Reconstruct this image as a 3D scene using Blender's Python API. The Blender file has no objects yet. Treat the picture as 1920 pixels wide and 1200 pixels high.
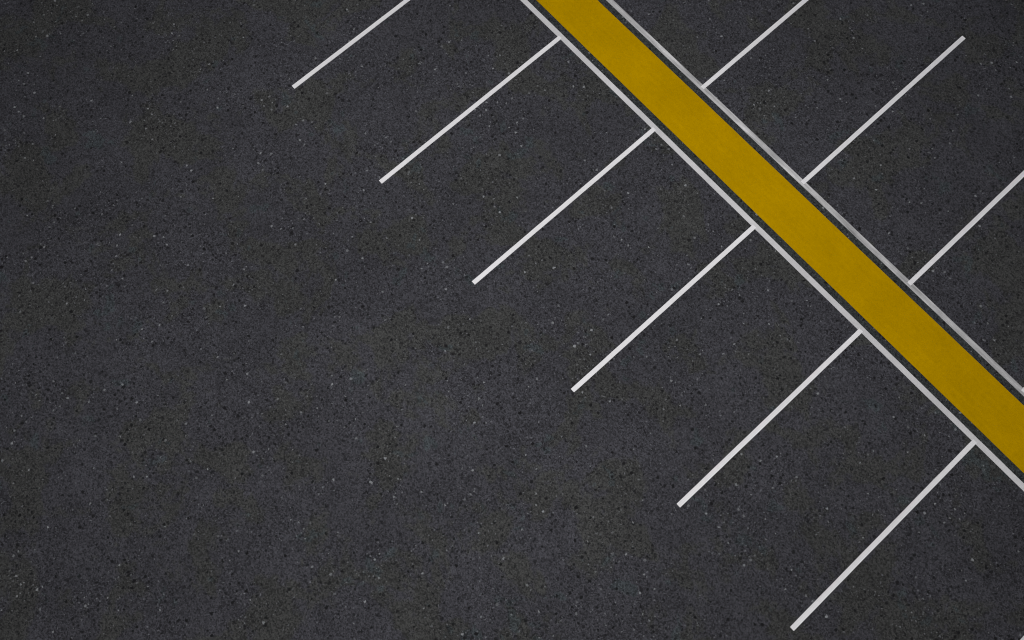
import bpy, bmesh, math, random
from mathutils import Matrix, Vector
random.seed(7)
SC = bpy.context.scene
COL = SC.collection
R = math.radians

# ------------------------------------------------------------------ helpers
def link(o, parent=None):
    COL.objects.link(o)
    if parent: o.parent = parent
    return o

def obj(name, bm, mat, parent=None, smooth=False):
    me = bpy.data.meshes.new(name)
    bm.normal_update(); bm.to_mesh(me); bm.free()
    if smooth:
        for p in me.polygons: p.use_smooth = True
    me.materials.append(mat)
    return link(bpy.data.objects.new(name, me), parent)

def tag(o, label=None, cat=None, group=None, kind=None):
    if label: o['label'] = label
    if cat: o['category'] = cat
    if group: o['group'] = group
    if kind: o['kind'] = kind
    return o

def box(bm, x0, y0, z0, x1, y1, z1):
    v = [bm.verts.new(c) for c in ((x0,y0,z0),(x1,y0,z0),(x1,y1,z0),(x0,y1,z0),(x0,y0,z1),(x1,y0,z1),(x1,y1,z1),(x0,y1,z1))]
    for f in ((3,2,1,0),(4,5,6,7),(0,1,5,4),(1,2,6,5),(2,3,7,6),(3,0,4,7)):
        bm.faces.new([v[i] for i in f])

# ------------------------------------------------------------------ node helpers
class NT:
    def __init__(s, name):
        s.m = bpy.data.materials.new(name); s.m.use_nodes = True
        s.t = s.m.node_tree; s.t.nodes.clear()
        s.out = s.n('ShaderNodeOutputMaterial'); s.b = s.n('ShaderNodeBsdfPrincipled')
        s.l(s.b.outputs[0], s.out.inputs['Surface'])
        s.tc = s.n('ShaderNodeTexCoord').outputs['Object']
    def n(s, k, **kw):
        x = s.t.nodes.new(k)
        for a, v in kw.items(): setattr(x, a, v)
        return x
    def l(s, a, b): s.t.links.new(a, b)
    def put(s, sock, v):
        if isinstance(v, bpy.types.NodeSocket): s.l(v, sock)
        else: sock.default_value = v
    def noise(s, scale, detail=2, rough=.5, dist=0, off=None, vec=None):
        x = s.n('ShaderNodeTexNoise'); x.inputs['Scale'].default_value = scale
        x.inputs['Detail'].default_value = detail; x.inputs['Roughness'].default_value = rough
        x.inputs['Distortion'].default_value = dist
        v = vec or s.tc
        if off:
            a = s.n('ShaderNodeVectorMath', operation='ADD'); s.l(v, a.inputs[0]); a.inputs[1].default_value = off; v = a.outputs[0]
        s.l(v, x.inputs['Vector']); return x.outputs['Fac']
    def voro(s, scale, off=(0,0,0), vec=None):
        x = s.n('ShaderNodeTexVoronoi', voronoi_dimensions='2D'); x.inputs['Scale'].default_value = scale
        a = s.n('ShaderNodeVectorMath', operation='ADD'); s.l(vec or s.tc, a.inputs[0]); a.inputs[1].default_value = off
        s.l(a.outputs[0], x.inputs['Vector'])
        sp = s.n('ShaderNodeSeparateColor'); s.l(x.outputs['Color'], sp.inputs[0])
        return x.outputs['Distance'], sp.outputs[0], sp.outputs[1], sp.outputs[2]
    def math(s, op, a, b=None, c=None, clamp=False):
        x = s.n('ShaderNodeMath', operation=op, use_clamp=clamp)
        for i, v in enumerate((a, b, c)):
            if v is not None: s.put(x.inputs[i], v)
        return x.outputs[0]
    def rng(s, v, a, b, c=0., d=1., smooth=False):
        x = s.n('ShaderNodeMapRange'); x.interpolation_type = 'SMOOTHSTEP' if smooth else 'LINEAR'
        for i, q in enumerate((v, a, b, c, d)): s.put(x.inputs[i], q)
        return x.outputs[0]
    def mix(s, f, a, b, mode='MIX'):
        x = s.n('ShaderNodeMix', data_type='RGBA', blend_type=mode)
        s.put(x.inputs[0], f)
        for i, v in ((6, a), (7, b)): s.put(x.inputs[i], v if isinstance(v, bpy.types.NodeSocket) else (*v, 1))
        return x.outputs[2]
    def scale(s, col, f):
        x = s.n('ShaderNodeVectorMath', operation='SCALE'); s.l(col, x.inputs[0]); s.put(x.inputs['Scale'], f)
        return x.outputs[0]
    def bump(s, h, strength, dist):
        x = s.n('ShaderNodeBump'); x.inputs['Strength'].default_value = strength; x.inputs['Distance'].default_value = dist
        s.l(h, x.inputs['Height']); s.l(x.outputs[0], s.b.inputs['Normal'])
    def fin(s, col, rough=.9, spec=.2):
        s.put(s.b.inputs['Base Color'], col if isinstance(col, bpy.types.NodeSocket) else (*col, 1))
        s.put(s.b.inputs['Roughness'], rough); s.b.inputs['Specular IOR Level'].default_value = spec
        return s.m

# ------------------------------------------------------------------ car park layout (metres)
S = 2.6                      # bay width
LA, LB = 6.640, 6.744        # long white line beside the left row
LE = 2.164                   # free ends of the left row
YA, YB = 6.874, 7.766        # yellow band
RA, RB = 7.889, 7.995        # long white line beside the right row
RE = 12.464                  # free ends of the right row
XL, XR, W = -8.6887, -3.4893, .0856
X0, X1 = -15.6, 8.5   # made-up court, bounded by the added shade blocks
Y0, Y1 = -8.6, 15.1

def asphalt_mat():
    s = NT('asphalt')
    # binder tint: bluish grey with olive-grey and a few teal areas
    tint = s.rng(s.noise(.85, 5, .62, .3, (3.1, 7.7, 0)), .50, .56, smooth=True)
    base = s.mix(tint, (.0376, .0385, .0458), (.0370, .0386, .0382))
    teal = s.rng(s.noise(1.9, 3, .6, .2, (21, 4, 5)), .635, .68, smooth=True)
    base = s.mix(s.math('MULTIPLY', teal, .6), base, (.036, .0475, .052))
    # wear: broad light and dark areas
    base = s.scale(base, s.rng(s.noise(.35, 4, .6, 0, (9, 1, 2)), .3, .7, .86, 1.14))
    base = s.scale(base, s.rng(s.noise(3.2, 4, .65, 0, (1, 8, 2)), .3, .7, .88, 1.13))
    # the two narrow gaps beside the yellow band are darker and slightly green
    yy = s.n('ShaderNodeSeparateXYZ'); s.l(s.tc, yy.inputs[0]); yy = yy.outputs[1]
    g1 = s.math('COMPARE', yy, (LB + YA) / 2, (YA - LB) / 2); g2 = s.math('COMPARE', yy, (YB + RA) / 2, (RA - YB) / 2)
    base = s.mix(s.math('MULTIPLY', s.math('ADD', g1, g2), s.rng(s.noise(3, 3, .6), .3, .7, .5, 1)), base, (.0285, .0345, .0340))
    # fine aggregate: every stone a little lighter or darker
    d1, a1, b1, c1 = s.voro(46)
    base = s.scale(base, s.rng(a1, 0, 1, .55, 1.60))
    base = s.scale(base, s.rng(s.noise(80, 2, .6), .3, .7, .60, 1.42))
    # darker stones and pits, several sizes
    warp = s.n('ShaderNodeTexNoise'); warp.inputs['Scale'].default_value = 34; s.l(s.tc, warp.inputs['Vector'])
    wv = s.n('ShaderNodeVectorMath', operation='MULTIPLY_ADD'); s.l(warp.outputs['Color'], wv.inputs[0])
    wv.inputs[1].default_value = (.05, .05, 0); s.l(s.tc, wv.inputs[2]); wv = wv.outputs[0]
    dens = s.rng(s.noise(1.1, 3, .6, 0, (5, 5, 9)), .3, .7, -.26, .30)
    def spots(scale, off, share, r0, r1, edge):
        d, a, b, c = s.voro(scale, off, wv)
        rad = s.rng(s.math('POWER', b, 1.6), 0, 1, r0, r1)
        inside = s.rng(s.math('SUBTRACT', d, rad), -edge, edge, 1, 0, smooth=True)
        pick = s.math('LESS_THAN', a, s.math('ADD', share, dens))
        return s.math('MULTIPLY', inside, pick), c
    p1, c1 = spots(11, (2.3, 1.1, 0), .34, .08, .34, .07)
    base = s.mix(s.math('MULTIPLY', p1, s.rng(c1, 0, 1, .45, 1.0)), base, (.005, .005, .006))
    p2, c2 = spots(19, (5.3, 7.1, 0), .42, .12, .42, .08)
    base = s.mix(s.math('MULTIPLY', p2, s.rng(c2, 0, 1, .2, .8)), base, (.006, .006, .0075))
    p3, c3 = spots(38, (2.3, 5.1, 0), .42, .22, .50, .10)
    base = s.mix(s.math('MULTIPLY', p3, s.rng(c3, 0, 1, .2, .8)), base, (.008, .008, .010))
    # pale chips
    q1, k1 = spots(7, (8.3, 3.1, 0), .09, .05, .16, .04)
    base = s.mix(s.math('MULTIPLY', q1, s.rng(k1, 0, 1, .25, .9)), base, (.24, .255, .27))
    q2, k2 = spots(18, (1.3, 9.1, 0), .12, .08, .24, .05)
    base = s.mix(s.math('MULTIPLY', q2, s.rng(k2, 0, 1, .15, .6)), base, (.19, .20, .22))
    h = s.math('SUBTRACT', s.math('MULTIPLY', d1, .5), s.math('ADD', p1, p2))
    s.bump(h, .35, .004)
    return s.fin(base, .92, .25)

def paint_mat(name, col, dirt=.12, grain=.06, streak=0., spec=.2):
    s = NT(name)
    g = s.rng(s.noise(110, 2, .6), .25, .75, 1 - grain, 1 + grain)
    g = s.math('MULTIPLY', g, s.rng(s.noise(14, 4, .6, 0, (4, 4, 0)), .3, .7, 1 - grain * .6, 1 + grain * .6))
    g = s.math('MULTIPLY', g, s.rng(s.noise(.9, 4, .65, 0, (2, 6, 1)), .35, .65, 1 - dirt, 1))
    c = s.mix(0., col, col)
    c = s.scale(c, g)
    if streak:
        mp = s.n('ShaderNodeMapping'); mp.inputs['Scale'].default_value = (1.2, 16, 1); s.l(s.tc, mp.inputs['Vector'])
        c = s.scale(c, s.rng(s.noise(1, 3, .6, 0, None, mp.outputs[0]), .3, .7, 1 - streak, 1 + streak))
    # asphalt stones telegraph through as sparse small dull specks
    d, a, b, k = s.voro(26, (3, 3, 0))
    sp = s.math('MULTIPLY', s.rng(d, .10, .26, 1, 0, smooth=True), s.math('LESS_THAN', a, .16))
    c = s.mix(s.math('MULTIPLY', sp, s.rng(k, 0, 1, .03, .16)), c, (.06, .06, .06))
    s.bump(s.noise(60, 3, .6), .25, .003)
    return s.fin(c, .88, spec)

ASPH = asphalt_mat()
WHITE = paint_mat('white_bay_paint', (.80, .808, .83), .06, .05)
WHITE_OLD = paint_mat('worn_white_paint', (.66, .668, .685), .18, .07)
GREY_OLD = paint_mat('dull_grey_white_paint', (.60, .61, .62), .38, .07, .34)
YELLOW = paint_mat('yellow_paint', (.475, .280, 0.), .12, .09, .04, 0.)

bm = bmesh.new()
vs = [bm.verts.new(c) for c in ((-300, -300, 0), (300, -300, 0), (300, 300, 0), (-300, 300, 0))]
bm.faces.new(vs)
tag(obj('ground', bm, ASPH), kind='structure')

def stripe(name, x0, y0, x1, y1, top, mat, step=.25):
    """a painted stripe: a thin raised film with very slightly uneven edges"""
    along_x = (x1 - x0) > (y1 - y0)
    ox, oy = (x0 + x1) / 2, (y0 + y1) / 2
    L0, L1 = (x0, x1) if along_x else (y0, y1)
    A0, A1 = (y0, y1) if along_x else (x0, x1)
    n = max(2, int((L1 - L0) / step))
    bm = bmesh.new(); rows = []
    for i in range(n + 1):
        t = L0 + (L1 - L0) * i / n
        j0, j1 = random.uniform(-.0012, .0012), random.uniform(-.0012, .0012)
        r = []
        for a, z in ((A0 + j0, -.002), (A0 + j0 + .0015, top), (A1 + j1 - .0015, top), (A1 + j1, -.002)):
            r.append(bm.verts.new((t - ox, a - oy, z) if along_x else (a - ox, t - oy, z)))
        rows.append(r)
    for r, q in zip(rows, rows[1:]):
        for k in range(3): bm.faces.new((r[k], q[k], q[k + 1], r[k + 1]))
    bm.faces.new(rows[0]); bm.faces.new(rows[-1][::-1])
    bmesh.ops.recalc_face_normals(bm, faces=bm.faces)
    o = obj(name, bm, mat); o.location = (ox, oy, 0)
    return o

tag(stripe('long_line', X0 + .4, LA, X1 - .4, LB, .004, WHITE_OLD),
    'long bright white line along the left side of the yellow band', 'painted line')
tag(stripe('long_line', X0 + .4, RA, X1 - .4, RB, .004, GREY_OLD),
    'long duller grey-white line along the right side of the yellow band', 'painted line')
tag(stripe('yellow_band', X0 + .4, YA, X1 - .4, YB, .004, YELLOW),
    'broad mustard yellow painted band running diagonally between two long white lines', 'painted band')

left = ['uppermost white bay line of the left row, cut by the top edge',
        'second white bay line from the top in the left row',
        'third white bay line from the top in the row left of the yellow band',
        'fourth white bay line from the top in the left row, ending near the photo centre',
        'fifth white bay line from the top in the row left of the yellow band',
        'sixth white bay line from the top in the left row, ending near the bottom edge',
        'tip of a white bay line in the very bottom right corner']
right = ['uppermost white bay line right of the yellow band, cut off by the top edge',
         'white bay line whose free end shows near the top right corner',
         'white bay line right of the yellow band that runs off the right edge',
         'lowest bay line right of the yellow band, only its start showing at the right edge']
for i, lb in enumerate(left):
    x = XL + i * S
    tag(stripe('bay_line', x - W / 2, LE, x + W / 2, LA + .035, .008, WHITE), lb, 'parking bay line', 'bay lines of the left row')
for i, lb in enumerate(right):
    x = XR + i * S
    tag(stripe('bay_line', x - W / 2, RB - .060, x + W / 2, RE, .008, WHITE), lb, 'parking bay line', 'bay lines of the right row')

# ------------------------------------------------------------------ added shade blocks round the court
# invented brick blocks, outside the frame, placed and sized to shade its edges and corners
H = 24.0
def brick_mat(name, c1, c2):
    s = NT(name)
    b = s.n('ShaderNodeTexBrick'); b.inputs['Scale'].default_value = 1
    b.inputs['Brick Width'].default_value = .225; b.inputs['Row Height'].default_value = .075; b.inputs['Mortar Size'].default_value = .01
    sx = s.n('ShaderNodeSeparateXYZ'); s.l(s.tc, sx.inputs[0])
    cx = s.n('ShaderNodeCombineXYZ'); s.l(sx.outputs[0], cx.inputs[0]); s.l(sx.outputs[2], cx.inputs[1])
    s.l(cx.outputs[0], b.inputs['Vector'])
    b.inputs['Color1'].default_value = (*c1, 1); b.inputs['Color2'].default_value = (*c2, 1); b.inputs['Mortar'].default_value = (.3, .29, .27, 1)
    c = s.scale(b.outputs['Color'], s.rng(s.noise(1.5, 4), .3, .7, .85, 1.15))
    return s.fin(c, .9, .2)
def plain(name, col, rough=.6, spec=.4):
    s = NT(name); return s.fin(s.scale(s.mix(0., col, col), s.rng(s.noise(8, 3), .3, .7, .93, 1.07)), rough, spec)
CONC = plain('concrete', (.32, .31, .29), .9, .2); FRAME = plain('window_frame_paint', (.55, .55, .53)); PANE = plain('dark_glass', (.02, .025, .03), .08, .5)
DOOR = plain('door_paint', (.05, .09, .12))

def shade_building(label, width, depth, mat, loc, rz, bays, storeys=8):
    """front face on local y=0 looking to -y, x from -width/2"""
    root = link(bpy.data.objects.new('added_shade_block', None)); root.location = loc; root.rotation_euler = (0, 0, rz)
    tag(root, label, 'shade_building', 'unseen shade blocks added round the court')
    hw = width / 2; fl = (H - .6) / storeys; ww, wh = 1.3, 1.6
    xs = [-hw + width * (i + .5) / bays for i in range(bays)]
    # the front wall is built round its openings, so the windows are really recessed
    bm = bmesh.new()
    ex = [-hw]
    for x in xs: ex += [x - ww / 2, x + ww / 2]
    ex.append(hw)
    for a, b in zip(ex[0::2], ex[1::2]): box(bm, a, 0, 0, b, .35, H)
    for x in xs:
        z = 0
        for k in range(storeys):
            s0 = k * fl + 1.0
            if k == 0 and x == xs[bays // 2]: s0 = .15
            box(bm, x - ww / 2, .002, z, x + ww / 2, .35, s0); z = k * fl + 1.0 + wh
        box(bm, x - ww / 2, .002, z, x + ww / 2, .35, H)
    box(bm, -hw, .35, 0, -hw + .35, depth, H); box(bm, hw - .35, .35, 0, hw, depth, H); box(bm, -hw + .35, depth - .35, 0, hw - .35, depth, H)
    obj('wall', bm, mat, root)
    bm = bmesh.new(); box(bm, -hw + .353, .353, H - .8, hw - .353, depth - .353, H - .5)
    obj('roof', bm, CONC, root)
    bm = bmesh.new()
    for q in ((-hw - .05, -.05, hw + .05, .40), (-hw - .05, depth - .40, hw + .05, depth + .05), (-hw - .05, .40, -hw + .40, depth - .40), (hw - .40, .40, hw + .05, depth - .40)):
        box(bm, q[0], q[1], H, q[2], q[3], H + .12)
    obj('coping', bm, CONC, root)
    first = None
    for x in xs:
        for k in range(storeys):
            if k == 0 and x == xs[bays // 2]:
                bm = bmesh.new(); box(bm, x - ww / 2 + .003, .12, .153, x + ww / 2 - .003, .2, 1.0 + wh - .003); dr = obj('door', bm, DOOR, root)
                bm = bmesh.new(); box(bm, x + .42, .05, 1.1, x + .46, .118, 1.35); obj('handle', bm, FRAME, dr)
                continue
            if first is None:
                bm = bmesh.new(); a, t = ww / 2 - .003, .07
                box(bm, -a, .12, 0, -a + t, .2, wh - .006); box(bm, a - t, .12, 0, a, .2, wh - .006)
                box(bm, -a + t, .12, 0, a - t, .2, t); box(bm, -a + t, .12, wh - .006 - t, a - t, .2, wh - .006)
                box(bm, -a + t, .125, .95, a - t, .195, 1.0)
                f = obj('window', bm, FRAME, root)
                bm = bmesh.new(); box(bm, -a + t, .15, t, a - t, .17, wh - .006 - t); p = obj('pane', bm, PANE, f)
                bm = bmesh.new(); box(bm, -a - .1, -.08, -.06, a + .1, .0, .0); q = obj('sill', bm, CONC, f)
                first = (f, [p, q])
            else:
                f = first[0].copy(); link(f, root)
                for c in first[1]: link(c.copy(), f)
            f.location = (x, 0, k * fl + 1.003)
GREYB = brick_mat('grey_brick', (.15, .15, .155), (.12, .12, .125)); DARKB = brick_mat('dark_grey_brick', (.12, .12, .12), (.095, .095, .10))
GAP = 1.4
shade_building('unseen grey brick shade block behind the right row of bays', X1 - X0 - .0, 9, GREYB, ((X0 + X1) / 2, Y1, 0), 0, 9)
shade_building('unseen grey brick shade block across the wide aisle', X1 - X0 - .0, 9, GREYB, ((X0 + X1) / 2, Y0, 0), math.pi, 9)
shade_building('unseen dark grey brick shade block at the upper left end of the yellow band', Y1 - Y0 - 2 * GAP, 9, DARKB, (X0, (Y0 + Y1) / 2, 0), math.pi / 2, 8)
shade_building('unseen dark grey brick shade block at the lower right end of the yellow band', Y1 - Y0 - 2 * GAP, 9, DARKB, (X1, (Y0 + Y1) / 2, 0), -math.pi / 2, 8)


# ------------------------------------------------------------------ light
w = bpy.data.worlds.new('World'); SC.world = w; w.use_nodes = True
nt = w.node_tree; bg = nt.nodes['Background']
sky = nt.nodes.new('ShaderNodeTexSky'); sky.sky_type = 'NISHITA'; sky.sun_disc = False
EL, AZ = R(85.6), R(-42)
sky.sun_elevation = EL; sky.sun_rotation = AZ
sky.air_density = 1.0; sky.dust_density = 3.0
nt.links.new(sky.outputs[0], bg.inputs['Color']); bg.inputs['Strength'].default_value = .05
sun = bpy.data.lights.new('sun', 'SUN'); sun.energy = 1.5; sun.angle = R(52); sun.color = (1, .98, .965)
so = link(bpy.data.objects.new('sun', sun))
d = Vector((math.sin(AZ) * math.cos(EL), math.cos(AZ) * math.cos(EL), math.sin(EL)))
so.rotation_euler = d.to_track_quat('Z', 'Y').to_euler(); so.location = (0, 0, 40)

# ------------------------------------------------------------------ camera
cam = bpy.data.cameras.new('camera'); co = link(bpy.data.objects.new('camera', cam))
cam.sensor_width = 36; cam.lens = 36 * 1505.28448 / 1920; cam.clip_end = 1000
M = Matrix(((0.66711042, -0.72339209, 0.17795384), (0.74495668, 0.64837152, -0.15701564), (-0.00179633, 0.23731467, 0.97143117)))
co.matrix_world = Matrix.Translation((0, 0, 13.7705818)) @ M.to_4x4()
SC.camera = co
SC.cycles.filter_width = 1.05
SC.view_settings.view_transform = 'Standard'; SC.view_settings.look = 'None'
SC.view_settings.gamma = 1; SC.view_settings.exposure = .64; SC.view_settings.use_curve_mapping = False
